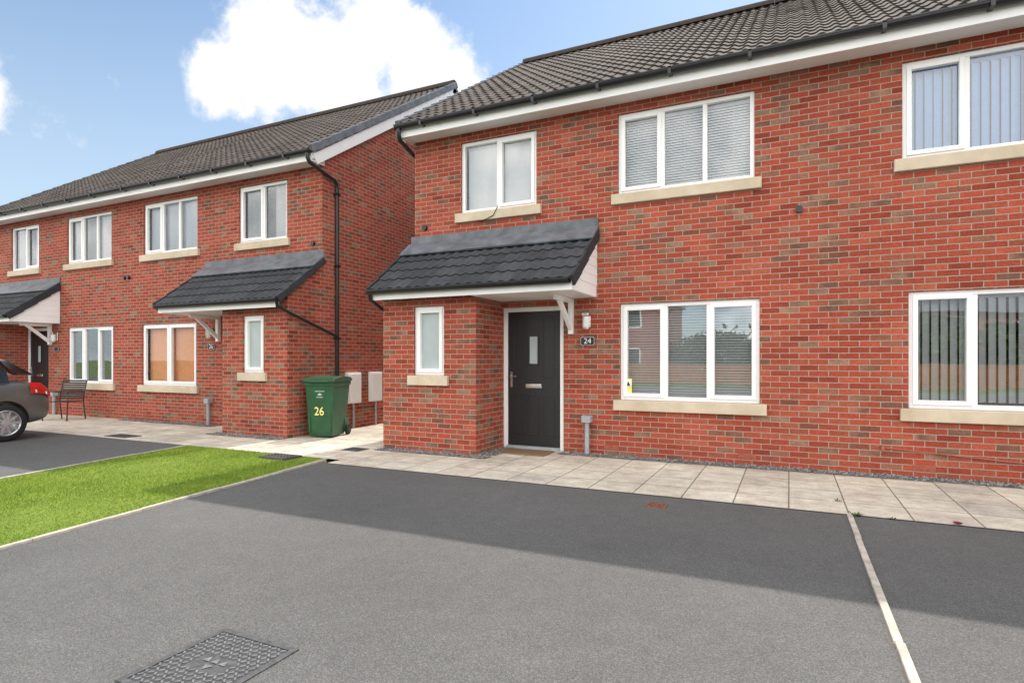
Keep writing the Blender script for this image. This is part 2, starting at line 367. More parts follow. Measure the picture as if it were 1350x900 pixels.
def house(Xc,d,W,Y0,label,cfg,roofseed):
    ex=lambda s: Xc+d*s
    H=thing('brick_house',label,'house',(ex(W/2),Y0,0))
    def span(a,b_): 
        p,q=ex(a),ex(b_); return (p,q) if p<q else (q,p)
    us=span(.88,2.18); sh=cfg.get('shift',0); ub=span(3.42+sh,5.19+sh); lb=span(3.45,5.25); dr=span(1.62,2.61)
    x0,x1=span(0,W); zt=4.985
    # walls
    mb=MB(); sheet_x(mb,Y0,x0,x1,-.03,zt,[(*us,3.66,4.78),(*ub,3.66,4.78),(*lb,.79,2.13),(*dr,-.03,2.14)])
    mb.poly([(ex(0),Y0,-.03),(ex(0),Y0+D,-.03),(ex(0),Y0+D,zt),(ex(0),Y0+D/2,zt+3.02),(ex(0),Y0,zt)])
    mb.poly([(ex(W)-d*.004,Y0+.2,-.03),(ex(W)-d*.004,Y0+D,-.03),(ex(W)-d*.004,Y0+D,zt),(ex(W)-d*.004,Y0+D/2,zt+3.0),(ex(W)-d*.004,Y0+.2,zt)])
    mb.quad((x0,Y0+D,-.03),(x1,Y0+D,-.03),(x1,Y0+D,zt),(x0,Y0+D,zt))
    mb.build('wall',M['brick'],H,recalc=False)
    # roof
    ey,ez=Y0-.36,5.10; ry,rz=Y0+D/2,5.10+(D/2+.36)*.652
    rx0,rx1=span(-.07,W)
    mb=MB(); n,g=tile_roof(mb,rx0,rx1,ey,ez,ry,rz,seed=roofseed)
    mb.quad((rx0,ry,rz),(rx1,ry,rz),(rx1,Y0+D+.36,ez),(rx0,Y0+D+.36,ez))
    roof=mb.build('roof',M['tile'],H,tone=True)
    mb=MB(); x=rx0
    while x<rx1-.05:
        x2=min(x+.45,rx1); pts=[(ry+.15*math.cos(t),rz-.03+.15*math.sin(t)) for t in [PI*i/8 for i in range(9)]]
        mb.prismx(pts,x+.003,x2-.003); x=x2
    mb.build('ridge',M['tile'],roof)
    mb=MB(); vx0,vx1=span(-.115,-.035); L=math.hypot(ry-ey,rz-ez); cy,cz=(ry-ey)/L,(rz-ez)/L
    for i in range(n):
        a=i*g-.01; b_=(i+1)*g+.012
        p=(ey+cy*a,ez+cz*a); q=(ey+cy*b_,ez+cz*b_)
        mb.slab(vx0-.002*(i%2),vx1,(p[0],p[1]+.012),(q[0],q[1]-.008),-.075,.062)
    mb.build('verge',M['lead'],roof,bevel=.006)
    mb=MB()
    bx0,bx1=span(-.078,-.052)
    mb.slab(bx0,bx1,(ey+.03,ez-.03),(ry,rz-.03),-.24,-.05); mb.slab(bx0,bx1,(Y0+D+.33,ez-.03),(ry,rz-.03),.24,.05)
    fx0,fx1=span(-.05,W)
    mb.box(fx0,fx1,Y0-.335,Y0-.31,4.90,5.085); mb.box(fx0,fx1,Y0-.31,Y0+.01,4.925,4.945)
    e0,e1=span(-.05,-.02); mb.box(e0,e1,Y0-.309,Y0+.0,4.90,5.10)
    mb.build('fascia',M['fascia'],H)
    mb=MB(); gx0,gx1=span(-.09,W); half_gutter(mb,gx0,gx1,Y0-.40,5.065,.06)
    x=gx0+.5
    while x<gx1:
        mb.box(x-.02,x+.02,Y0-.466,Y0-.335,5.0,5.082); x+=.95
    mb.build('gutter',M['black'],H)
    # downpipe round the corner
    px=ex(-.07); mb=MB()
    mb.tube([(ex(-.03),Y0-.40,5.03),(ex(-.03),Y0-.40,4.93),(ex(-.04),Y0-.36,4.86),(px,Y0+.24,4.70),(px,Y0+.30,4.64),(px,Y0+.31,4.5),(px,Y0+.31,.05)],.036,12)
    for z in (4.45,3.1,1.75,.5): mb.box(px-.05,px+.05,Y0+.265,Y0+.355,z-.02,z+.02)
    mb.build('downpipe',M['black'],H,smooth=True,split=40)
    # windows
    window(H,*us,3.66,4.78,Y0,2,cfg['us'],openers=(1,) if d>0 else (0,),seed=1)
    window(H,*ub,3.66,4.78,Y0,3,cfg['ub'],gl=cfg.get('ug','glass'),openers=(0,),seed=2)
    ln=cfg.get('ln',3)
    lw=window(H,*lb,.79,2.13,Y0,ln,cfg['lb'],gl=cfg.get('lg','glass'),openers=(0,ln-1),seed=3)
    # porch
    PY=Y0-.83; ps=span(0,1.61); sl=span(.56,1.08); cy0,cz0,cy1,cz1=Y0-1.10,2.37,Y0+.0,3.20
    slope=(cz1-cz0)/(cy1-cy0)
    mb=MB(); sheet_x(mb,PY,ps[0],ps[1],-.03,2.40,[(*sl,1.12,2.13)])
    mb.quad((ex(1.61),PY,-.03),(ex(1.61),Y0,-.03),(ex(1.61),Y0,2.4),(ex(1.61),PY,2.4))
    mb.poly([(ex(0),PY,-.03),(ex(0),Y0,-.03),(ex(0),Y0,cz1-.03),(ex(0),PY,cz0+slope*(PY-cy0)-.03)])
    mb.build('porch_wall',M['brick'],H,recalc=False)
    window(H,*sl,1.12,2.13,PY,1,None,'frost',openers=(0,))
    cx0,cx1=span(-.06,3.13); mb=MB()
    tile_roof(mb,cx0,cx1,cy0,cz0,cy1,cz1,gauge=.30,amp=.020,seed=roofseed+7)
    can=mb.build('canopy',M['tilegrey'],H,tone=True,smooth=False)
    mb=MB()
    lx0,lx1=span(-.08,3.16); p0=(cy1-.30,cz1-.30*slope)
    xx=lx0; k_=0
    while xx<lx1-.05:
        x2=min(xx+1.1,lx1); mb.slab(xx,x2+(.02 if x2<lx1 else 0),p0,(cy1-.004,cz1),.035,.070+.004*(k_%2)); xx=x2; k_+=1
    mb.box(lx0+.02,lx1-.02,Y0-.022,Y0-.003,cz1+.02,cz1+.17)
    mb.build('lead_flashing',M['lead'],can,bevel=.012)
    L2=math.hypot(cy1-cy0,cz1-cz0); c2y,c2z=(cy1-cy0)/L2,(cz1-cz0)/L2; nn=4; gg=L2/nn
    for (s0,s1,hh) in ((3.120,3.155,-.11),(-.085,-.055,-.07)):
        mb=MB(); vx0,vx1=span(s0,s1)
        for i in range(nn):
            a=i*gg-.01; b_=min((i+1)*gg+.012,L2-.02); p=(cy0+c2y*a,cz0+c2z*a); q=(cy0+c2y*b_,cz0+c2z*b_)
            mb.slab(vx0,vx1+.002*(i%2),(p[0],p[1]+.012),(q[0],q[1]-.008),hh,.042)
        mb.build('verge',M['tilegrey'],can,bevel=.005)
    mb=MB(); gxa,gxb=span(-.02,3.10)
    mb.box(gxa,gxb,cy0+.05,cy0+.075,2.235,2.37)
    a,b_=span(1.615,3.10); mb.box(a,b_,cy0+.076,Y0-.004,2.235,2.255)
    a,b_=span(3.085,3.11)
    mb.prismx([(cy0+.06,2.24),(Y0-.003,2.24),(Y0-.003,cz1-.05),(cy0+.06,cz0+.0)],a,b_)
    for zz in (2.40,2.53,2.66,2.79,2.92):        # shiplap grooves as thin laps
        yy=cy0+.08+(zz-2.36)/slope; q0,q1=span(3.1105,3.118)
        if yy<Y0-.05: mb.prismx([(yy,zz),(Y0-.004,zz),(Y0-.004,zz+.115),(yy+.11/slope,zz+.115)],q0,q1)
    mb.build('canopy_fascia',M['fascia'],can)
    mb=MB(); half_gutter(mb,*span(-.07,3.10),cy0-.005,2.365,.055); mb.build('canopy_gutter',M['black'],can)
    # bracket
    bs=2.74; a,b_=span(bs-.035,bs+.035); mb=MB(); mb.box(a,b_,Y0-.075,Y0-.002,1.72,2.234); mb.box(a,b_,Y0-.66,Y0-.0755,2.165,2.233)
    a2,b2=span(bs-.028,bs+.028); mb.prismx([(Y0-.56,2.166),(Y0-.46,2.166),(Y0-.0755,1.86),(Y0-.0755,1.77)],a2,b2)
    mb.build('bracket',M['fascia'],can,bevel=.004)
    # canopy downpipe joining main pipe
    mb=MB(); mb.tube([(ex(-.04),cy0,2.33),(ex(-.04),cy0+.02,2.24),(px,PY+.02,2.14),(px,PY+.18,2.09),(px,Y0+.26,1.80),(px,Y0+.31,1.74)],.030,10)
    mb.build('downpipe',M['black'],H,smooth=True,split=40)
    # door
    a,b_=dr; mb=MB(); y=Y0+.03; f=.065
    mb.box(a,a+f,y,y+.07,.0,2.14); mb.box(b_-f,b_,y,y+.07,.0,2.14); mb.box(a+f,b_-f,y,y+.07,2.14-f,2.14)
    fr=mb.build('door_frame',M['white'],H,bevel=.006)
    mb=MB(); mb.box(a+f+.004,b_-f-.004,y+.022,y+.062,.055,2.14-f-.004)
    xl,xr=a+f+.09,b_-f-.09
    c=(a+b_)/2
    for (q0,q1,r0,r1) in ((xl,c-.15,.22,.82),(c+.15,xr,.22,.82),(xl,c-.15,1.08,1.98),(c+.15,xr,1.08,1.98),(c-.09,c+.09,.22,.82)):
        if q1-q0<.03: continue
        mb.box(q0,q0+.015,y+.014,y+.023,r0,r1); mb.box(q1-.015,q1,y+.014,y+.023,r0,r1); mb.box(q0+.015,q1-.015,y+.014,y+.023,r0,r0+.015); mb.box(q0+.015,q1-.015,y+.014,y+.023,r1-.015,r1)
    door=mb.build('door',M['door'],H,bevel=.003)
    MB().box(a+f,b_-f,y-.03,y+.06,.0,.05).build('threshold',M['grey'],door)
    mb=MB(); g0,g1,h0,h1=c-.085,c+.085,1.27,1.72
    mb.box(g0,g0+.02,y+.008,y+.023,h0,h1); mb.box(g1-.02,g1,y+.008,y+.023,h0,h1); mb.box(g0+.02,g1-.02,y+.008,y+.023,h0,h0+.02); mb.box(g0+.02,g1-.02,y+.008,y+.023,h1-.02,h1)
    mb.quad((g0+.018,y+.018,h0+.018),(g1-.018,y+.018,h0+.018),(g1-.018,y+.018,h1-.018),(g0+.018,y+.018,h1-.018))
    dgl=mb.build('door_window',M['door'],door,recalc=False)
    dgl.data.materials.append(M['frost']); dgl.data.polygons[len(dgl.data.polygons)-1].material_index=1
    hx=(a+f+.06) if d>0 else (b_-f-.06); sg=1 if d>0 else -1
    mb=MB(); mb.box(hx-.016,hx+.016,y+.008,y+.023,.93,1.17); mb.tube([(hx,y+.01,1.10),(hx,y-.035,1.10),(hx+sg*.11,y-.04,1.095)],.010,8)
    mb.build('handle',M['chrome'],door,bevel=.003)
    mb=MB(); mb.box(c-.13,c+.13,y+.010,y+.023,.925,.985); mb.box(c-.115,c+.115,y+.004,y+.0095,.935,.972); mb.build('letter_plate',M['chrome'],door,bevel=.003)
    # lamp and plate
    lx=ex(2.98); lz=1.78
    mb=MB(); mb.box(lx-.045,lx+.045,Y0-.02,Y0-.002,lz+.03,lz+.24); mb.box(lx-.05,lx+.05,Y0-.13,Y0-.0205,lz+.19,lz+.235)
    lm=mb.build('wall_lamp',M['chrome'],H,bevel=.008)
    g_=lathe([(.001,.0),(.030,.006),(.048,.03),(.052,.07),(.050,.185)],lx,Y0-.078,lz,18); g_.build('lamp_glass',M['lampglass'],lm,smooth=True)
    mb=MB(); mb.tube([(lx-.056,Y0-.078,lz+.055),(lx,Y0-.134,lz+.055),(lx+.056,Y0-.078,lz+.055)],.006,6); mb.tube([(lx,Y0-.134,lz+.185),(lx,Y0-.134,lz+.03),(lx,Y0-.078,lz-.008)],.006,6); mb.build('lamp_guard',M['chrome'],lm)
    pz=1.615; pw,ph,cc=.108,.062,.013
    pts=[(-pw+cc,-ph),(pw-cc,-ph),(pw-cc,-ph+cc),(pw,-ph+cc),(pw,ph-cc),(pw-cc,ph-cc),(pw-cc,ph),(-pw+cc,ph),(-pw+cc,ph-cc),(-pw,ph-cc),(-pw,-ph+cc),(-pw+cc,-ph+cc)]
    mb=MB(); k=len(pts); mb.v=[(lx+p,Y0-.014,pz+q) for p,q in pts]+[(lx+p,Y0-.002,pz+q) for p,q in pts]
    mb.f=[tuple(range(k)),tuple(range(2*k-1,k-1,-1))]+[(i,k+i,k+(i+1)%k,(i+1)%k) for i in range(k)]
    pl=mb.build('number_plate',M['slate'],H)
    mb=MB()
    for i in range(k):
        p,q=pts[i],pts[(i+1)%k]; s_=.93
        A=Vector((lx+p[0]*s_,Y0-.0165,pz+p[1]*s_)); B=Vector((lx+q[0]*s_,Y0-.0165,pz+q[1]*s_)); mb.tube([A,B],.0022,5)
    if cfg.get('num'): text_mb(cfg['num'],.115,lx,Y0-.0165,pz,mb)
    mb.build('numerals' if cfg.get('num') else 'plate_border',M['letter'],pl,recalc=False)
    # drain hopper
    vx=ex(2.99); mb=MB(); mb.tube([(vx,Y0-.07,.0),(vx,Y0-.07,.47)],.034,12); mb.box(vx-.065,vx+.065,Y0-.13,Y0-.004,.46,.555)
    mb.build('drain_hopper',M['grey'],H,bevel=.006)
    for s_ in (3.33,5.1):
        ax=ex(s_); mb=MB(); mb.box(ax-.107,ax+.107,Y0-.006,Y0+.01,.082,.148)
        for i in range(7): mb.box(ax-.085+i*.0285-.006,ax-.085+i*.0285+.006,Y0-.010,Y0-.0065,.092,.138)
        mb.build('air_brick',M['terra'],H)
    if cfg.get('vent',True):
        for s_,zz in ((5.70,3.2),(.21,3.5)):
            vx=ex(s_); mb=lathe([(.001,-.03),(.042,-.03),(.042,.03),(.001,.03)],0,0,0,16); mb.v=[(vx+v[0],Y0-.02+v[2],zz+v[1]) for v in mb.v]; mb.build('overflow_vent',M['black'],H)
    return H,ex,lw
H24,ex24,lw24=house(-5.59,1,6.04,8.03,'red brick house with black front door and a 24 number plate beside its porch',dict(us='vertical closed',ub='venetian closed',lb='venetian',num='24',lg='glassreflect'),1)
HR,exR,_=house(6.49,-1,6.04,8.03,'red brick house at the right edge of the picture with vertical blinds in both windows',dict(us='vertical',ub='vertical blue',lb='vertical',num=None,vent=False,lg='glassreflect',shift=.12),2)
H26,ex26,_=house(-7.75,-1,5.75,8.20,'red brick house behind the green wheelie bin with tan blinds downstairs',dict(us='curtain',ub='vertical',lb='salmon',num='26',lg='glassclear',ln=2),3)
H28,ex28,_=house(-19.3,1,5.80,8.20,'leftmost red brick house behind the parked car and the metal garden chair',dict(us='curtain',ub='curtain',lb=None,num=None,lg='glassreflect'),4)
# extras on house 24
mb=MB(); mb.tube([(-4.55,8.0,3.55),(-4.3,7.985,3.50),(-4.1,7.96,3.56),(-4.02,7.95,3.68),(-4.06,8.03,3.72)],.007,6); mb.build('cable',M['black'],H24)
wx=-2.03; MB().box(wx-.05,wx+.05,8.058,8.064,.86,1.09).build('alarm_sticker',M['yellow'],lw24)
MB().poly([(wx-.04,8.0565,.975),(wx+.04,8.0565,.975),(wx+.04,8.0565,1.07),(wx-.04,8.0565,1.07)]).build('sticker_panel',M['letter'],lw24,recalc=False)
MB().poly([(wx-.03,8.0555,.985),(wx+.03,8.0555,.985),(wx,8.0555,1.05)]).build('sticker_symbol',M['slate'],lw24,recalc=False)
mb=MB(); mb.tube([(.98,7.99,.33),(1.3,8.005,.305),(1.8,8.005,.27),(2.4,8.005,.23),(3.2,8.005,.20)],.008,6); mb.tube([(.98,8.03,.34),(.98,7.96,.34),(.98,7.955,.29)],.018,8); mb.build('hose_tap',M['terra'],HR)
# meter boxes on the side wall of 26
for (y0,y1) in ((8.80,9.20),(9.50,9.86)):
    X=-7.75; mb=MB(); mb.box(X-.01,X+.07,y0,y1,.50,1.10); mb.box(X+.0705,X+.082,y0+.03,y1-.03,.53,1.07)
    o=mb.build('meter_box',M['meter'],H26,bevel=.008); 
    MB().tube([(X+.04,(y0+y1)/2,.5),(X+.04,(y0+y1)/2,.0)],.02,8).build('meter_pipe',M['grey'],o)
# ------------------------------------------------------------------ ground
def sheet(name,pts,z,m,label,cat):
    o=MB().poly([(p[0],p[1],z) for p in pts]).build(name,m,recalc=False); struct(o,label,cat); return o
S=600
sheet('ground',[(-S,-S),(S,-S),(S,S),(-S,S)],-.03,M['field'],'wide ground around the houses','ground')
sheet('road',[(-60,-12),(60,-12),(60,-4.0),(-60,-4.0)],-.008,M['tarmac'],'tarmac road in front of the driveways','road')
LL=lambda y:-8.50+ (6.10-y)*.188
RR=lambda y:-5.64+ (6.10-y)*.14
sheet('driveway',[(RR(-4),-4),(RR(6.1)+.0,5.98),(-5.45,5.84),(12.5,5.84),(12.5,-4)],0,M['tarmac'],'dark tarmac driveway in front of the house with the black door','driveway')
sheet('driveway',[(-30,-4),(LL(-4),-4),(LL(6.1),6.1),(-30,6.1)],0,M['tarmac'],'tarmac driveway left of the lawn under the parked car','driveway')
def sheets(name,rects,z,m,label,cat):
    mb=MB()
    for (a,b_,c,d) in rects: mb.quad((a,c,z),(b_,c,z),(b_,d,z),(a,d,z))
    o=mb.build(name,m,recalc=False); struct(o,label,cat)
sheets('paving',[(-5.45,12.5,5.84,8.03),(-30,-5.45,6.10,8.2),(-7.75,-5.59,8.2,18)],.006,M['paving'],'buff concrete slab path along the front of the houses','path')
sheet('lawn',[(LL(-4),-4),(RR(-4),-4),(RR(6.1),6.1),(LL(6.1),6.1)],.008,M['lawn'],'strip of green lawn between the two driveways','lawn')
def edging(pa,pb,label,w=.05,h=.03):
    a=Vector((*pa,0)); b_=Vector((*pb,0)); d=(b_-a); L=d.length; d.normalize(); n=Vector((-d.y,d.x,0)); mb=MB(); t=0
    while t<L-.02:
        t2=min(t+.91,L); c=a+d*((t+t2)/2)+n*random.uniform(-.004,.004); mb.obox((c.x,c.y,h/2-.02+random.uniform(-.003,.003)),tuple(d*((t2-t)/2-.003)),tuple(n*(w/2)),(0,0,h/2+.02)); t=t2
    o=mb.build('edging_strip',M['kerb'],bevel=.005); struct(o,label,'kerb')
edging((.47,-4),(.47,5.84),'thin concrete strip dividing the two right hand driveways',w=.042,h=.018)
edging((RR(6.1)+.02,6.0),(RR(-4)+.02,-4),'concrete edging strip between the lawn and the near driveway',w=.042,h=.022)
edging((LL(6.1)-.02,6.08),(LL(-4)-.02,-4),'concrete edging strip between the lawn and the left driveway',w=.042,h=.022)
# gravel
def gravel(rects,label):
    mb=MB()
    for (a,b_,c,d) in rects: mb.quad((a,c,.010),(b_,c,.010),(b_,d,.010),(a,d,.010))
    o=mb.build('gravel_bed',M['gravelbase'],recalc=False); struct(o,label+' bed','gravel')
    V=[];F=[];T=[]
    for (a,b_,c,d) in rects:
        n=int((b_-a)*(d-c)*3200)
        for _ in range(n):
            x=random.uniform(a,b_); y=random.uniform(c-.03,d); r=random.uniform(.006,.014); z=.012+random.uniform(0,.012); k=len(V); q=random.uniform(0,PI)
            for i in range(4):
                t=q+i*PI/2; rr=r*random.uniform(.7,1.2); V.append((x+rr*math.cos(t),y+rr*math.sin(t),z+random.uniform(-.3,.3)*r))
            V.append((x,y,z+r*.7)); tn=random.random()
            for i in range(4):
                F.append((k+i,k+(i+1)%4,k+4)); T.append(tn)
    g=MB(); g.v=V;g.f=F;g.tone=T; o=g.build('gravel',M['pebble'],tone=True); tag(o,label,'gravel',kind='stuff')
gravel([(-2.98,4.0,7.80,8.025),(-3.96,-3.72,7.3,8.0),(-5.59,-3.72,6.98,7.195)],'dark grey gravel margin along the foot of the house with the black door')
gravel([(-13.5,-10.5,7.98,8.195),(-9.5,-7.75,7.14,7.365)],'grey gravel margin along the foot of the house behind the bin')
# grass
def grass():
    N=95000; y=np.random.uniform(.6,6.08,N); u=np.random.uniform(0,1,N)
    xl=-8.50+(6.10-y)*.188+.01; xr=-5.64+(6.10-y)*.14-.01; x=xl+(xr-xl)*u
    h=np.random.uniform(.010,.026,N)*(1+.5*np.sin(x*2.1+1)*np.sin(y*1.7)); a=np.random.uniform(0,2*PI,N); w=np.random.uniform(.0018,.0040,N)
    l=np.random.uniform(0,.022,N); la=np.random.uniform(0,2*PI,N)
    v=np.empty((N,3,3)); ca,sa=np.cos(a)*w,np.sin(a)*w
    v[:,0]=np.stack([x-ca,y-sa,np.full(N,.006)],1); v[:,1]=np.stack([x+ca,y+sa,np.full(N,.006)],1); v[:,2]=np.stack([x+l*np.cos(la),y+l*np.sin(la),.008+h],1)
    mb=MB(); mb.v=v.reshape(-1,3).tolist(); mb.f=np.arange(3*N).reshape(-1,3).tolist(); mb.tone=np.random.uniform(0,1,N).tolist()
    o=mb.build('grass',M['blade'],tone=True); tag(o,'short bright green grass blades of the lawn','grass',kind='stuff')
grass()
# ------------------------------------------------------------------ covers, mat, weeds
def cover(x0,x1,y0,y1,label,m='castiron',pattern=True,emblem=False,z=0.0):
    t=thing('drain_cover',label,'drain cover',((x0+x1)/2,(y0+y1)/2,z))
    mb=MB(); f=.03 if x1-x0>.3 else .018
    mb.box(x0,x0+f,y0,y1,z-.02,z+.008); mb.box(x1-f,x1,y0,y1,z-.02,z+.008); mb.box(x0+f,x1-f,y0,y0+f,z-.02,z+.008); mb.box(x0+f,x1-f,y1-f,y1,z-.02,z+.008); mb.build('frame',M[m],t,bevel=.002)
    mb=MB(); a,b_,c,d=x0+f+.004,x1-f-.004,y0+f+.004,y1-f-.004; mb.box(a,b_,c,d,z-.02,z+.003)
    ld=mb.build('lid',M[m],t)
    if pattern:
        mb=MB(); n=max(3,int((b_-a)/.028)); k=max(3,int((d-c)/.028))
        for i in range(n):
            for j in range(k):
                px=a+(b_-a)*(i+.5)/n; py=c+(d-c)*(j+.5)/k
                if emblem and abs(px-(a+b_)/2)<.10 and abs(py-(c+d)/2)<.07: continue
                an=PI/4 if (i+j)%2 else -PI/4
                mb.obox((px,py,z+.006),(.011*math.cos(an),.011*math.sin(an),0),(-.0038*math.sin(an),.0038*math.cos(an),0),(0,0,.0032))
        if emblem:
            cx,cy=(a+b_)/2,(c+d)/2; zz=z+.0065
            for dx in (-.05,0,.05):
                mb.poly([(cx+dx-.021,cy+.008,zz),(cx+dx+.021,cy+.008,zz),(cx+dx,cy+.045,zz)])
            mb.poly([(cx-.024,cy-.01,zz),(cx,cy-.05,zz),(cx+.024,cy-.01,zz)])
        mb.build('raised_tread',M['castlight'] if emblem else M[m],ld,recalc=False)
cover(-2.56,-2.06,1.50,2.03,'square cast iron inspection cover in the near driveway at the bottom of the frame',emblem=True)
cover(-1.20,-1.02,5.38,5.54,'small rusty brown stop tap cover in the tarmac below the large window','rust',True)
cover(-6.55,-6.05,5.72,6.02,'dark rectangular drain cover set in the far corner of the lawn',z=.03)
cover(-6.02,-5.72,6.75,7.02,'small dark drain grate in the slabs between the bin and the porch',z=.008)
cover(-10.9,-10.3,6.2,6.5,'drain cover in the slabs at the edge of the left driveway',z=.008)
o=MB().box(-3.86,-3.08,7.50,7.94,.004,.024).build('doormat',M['coir'],bevel=.004); tag(o,'brown coir doormat in front of the black door','doormat')
def weed(x,y,s,n,label):
    mb=MB(); R=random.Random(int(abs(x*100)))
    for _ in range(n):
        a=R.uniform(0,2*PI); l=s*R.uniform(.4,1); w=l*.22; z=l*R.uniform(.3,.8); d=Vector((math.cos(a),math.sin(a),0)); p=Vector((-d.y,d.x,0)); o=Vector((x+R.uniform(-s,s)*.7,y+R.uniform(-s,s)*.35,.006))
        mb.quad(o,o+d*l*.5+p*w+Vector((0,0,z*.7)),o+d*l+Vector((0,0,z)),o+d*l*.5-p*w+Vector((0,0,z*.7)))
    tag(mb.build('weed',M['weed'],recalc=False),label,'weed')
weed(.52,5.83,.05,22,'green weed sprouting where the dividing strip meets the slabs')
weed(.42,6.35,.035,16,'small weed in the slab joint above the dividing strip')
weed(.78,5.83,.035,14,'tiny weed at the slab edge right of the dividing strip')
mb=MB()
for i in range(7):
    a=i*.9; d=Vector((math.cos(a),math.sin(a),0)); p=Vector((-d.y,d.x,0)); o_=Vector((1.24,5.86,.012)); mb.quad(o_,o_+d*.02+p*.012+Vector((0,0,.016)),o_+d*.04+Vector((0,0,.01)),o_+d*.02-p*.012+Vector((0,0,.018)))
tag(mb.build('fallen_petals',M['litter'],recalc=False),'small dark red fallen petals at the slab edge on the right','petals')
# ------------------------------------------------------------------ wheelie bin
def wheelie_bin(x,y,rot):
    t=thing('wheelie_bin','green wheelie bin with yellow 26 on its front beside the left porch','bin',(x,y,0))
    mb=MB(); k_=.93   # front faces -y; tapered
    def ring(z,hw,y0,y1): hw*=k_; return [(x-hw,y0,z),(x+hw,y0,z),(x+hw,y1,z),(x-hw,y1,z)]
    rs=[ring(.03,.225,y+.06,y+.52),ring(.10,.235,y+.045,y+.56),ring(.90,.275,y+.005,y+.66),ring(.905,.29,y-.01,y+.68),ring(.965,.292,y-.012,y+.682)]
    for r in rs: mb.v+=r
    for i in range(len(rs)-1):
        for k in range(4): mb.f.append((4*i+k,4*i+(k+1)%4,4*i+4+(k+1)%4,4*i+4+k))
    mb.f.append((3,2,1,0)); mb.f.append((16,17,18,19)); mb.tone=[.5]*len(mb.f)
    for dx in (-.2,.2): mb.box(x+dx*k_-.012,x+dx*k_+.012,y+.02,y+.05,.10,.84)
    for sx in (-1,1):
        mb.box(x+sx*.215-.02,x+sx*.215+.02,y+.50,y+.68,.10,.30)
    b_=mb.build('body',M['bin'],t,bevel=.018)
    text_mb('26',.20,x-.01,y+.013,.46,sx=.9,bold=.003).build('numerals',M['yellow'],b_,recalc=False)
    e=MB(); e.poly([(x-.035,y+.008,.735),(x+.035,y+.008,.735),(x+.03,y+.008,.775),(x+.012,y+.008,.763),(x,y+.008,.78),(x-.012,y+.008,.763),(x-.03,y+.008,.775)])
    e.box(x-.085,x+.085,y+.005,y+.010,.803,.815); e.box(x-.06,x+.06,y+.008,y+.013,.70,.711); e.build('crest',M['fadedletter'],b_,recalc=False)
    mb=MB(); lid=[(y-.04,.965),(y-.045,.99),(y+.03,1.035),(y+.35,1.065),(y+.66,1.04),(y+.72,1.0),(y+.70,.967)]
    mb.prismx(lid,x-.305*k_,x+.305*k_); mb.box(x-.18,x+.18,y-.075,y-.044,.965,.985); mb.build('lid',M['binlid'],t,bevel=.018)
    mb=MB(); mb.tube([(x-.23,y+.68,.93),(x-.23,y+.75,.97),(x+.23,y+.75,.97),(x+.23,y+.68,.93)],.016,8); mb.build('handle',M['bin'],t)
    for sx in (-1,1):
        w=MB(); cx=x+sx*.25; w.tube([(cx-.022,y+.60,.10),(cx+.022,y+.60,.10)],.10,24); wo=w.build('wheel',M['rubber'],t,bevel=.01)
        h=MB(); h.tube([(cx-.024,y+.60,.10),(cx+.026,y+.60,.10)],.05,16); h.build('hub',M['cartrim'],wo)
    t.rotation_euler=(0,0,rot)
wheelie_bin(-7.27,7.62,.30)
# ------------------------------------------------------------------ garden chair
def chair(cx,cy,rot):
    t=thing('garden_chair','black metal garden chair with slatted curved back behind the parked car','chair',(cx,cy,0))
    R=Matrix.Rotation(rot,4,'Z'); T=Matrix.Translation((cx,cy,0))@R
    def P(*p): return tuple(T@Vector(p))
    w=.29
    def tb(pts,r=.013): 
        m_=MB(); m_.tube([P(*p) for p in pts],r,8); return m_
    for sx in (-1,1):
        tb([(sx*w,-.24,0),(sx*w,-.22,.42),(sx*w,-.22,.62)]).build('leg',M['bench'],t,smooth=True)
        tb([(sx*w,.26,0),(sx*w,.20,.40)]).build('leg',M['bench'],t,smooth=True)
        tb([(sx*w,-.235,.625),(sx*w,-.16,.645),(sx*w,.215,.62)]).build('armrest',M['bench'],t,smooth=True)
        tb([(sx*w,.20,.402),(sx*w,.22,.60),(sx*w,.30,.88)]).build('back_post',M['bench'],t,smooth=True)
    m_=MB()
    for i in range(9):
        y=-.22+i*.05; m_.obox(P(0,y,.42-.01*math.sin(i/8*PI)),tuple(R@Vector((w,0,0))),tuple(R@Vector((0,.021,0))),(0,0,.006))
    m_.build('seat',M['bench'],t)
    m_=MB()
    for i in range(9):
        f=i/8; z=.48+.39*f; y=.205+.09*f**1.5; m_.obox(P(0,y,z),tuple(R@Vector((w,0,0))),(0,0,.019),tuple(R@Vector((0,.005,0))))
    m_.build('backrest',M['bench'],t)
chair(-14.65,7.5,.35)
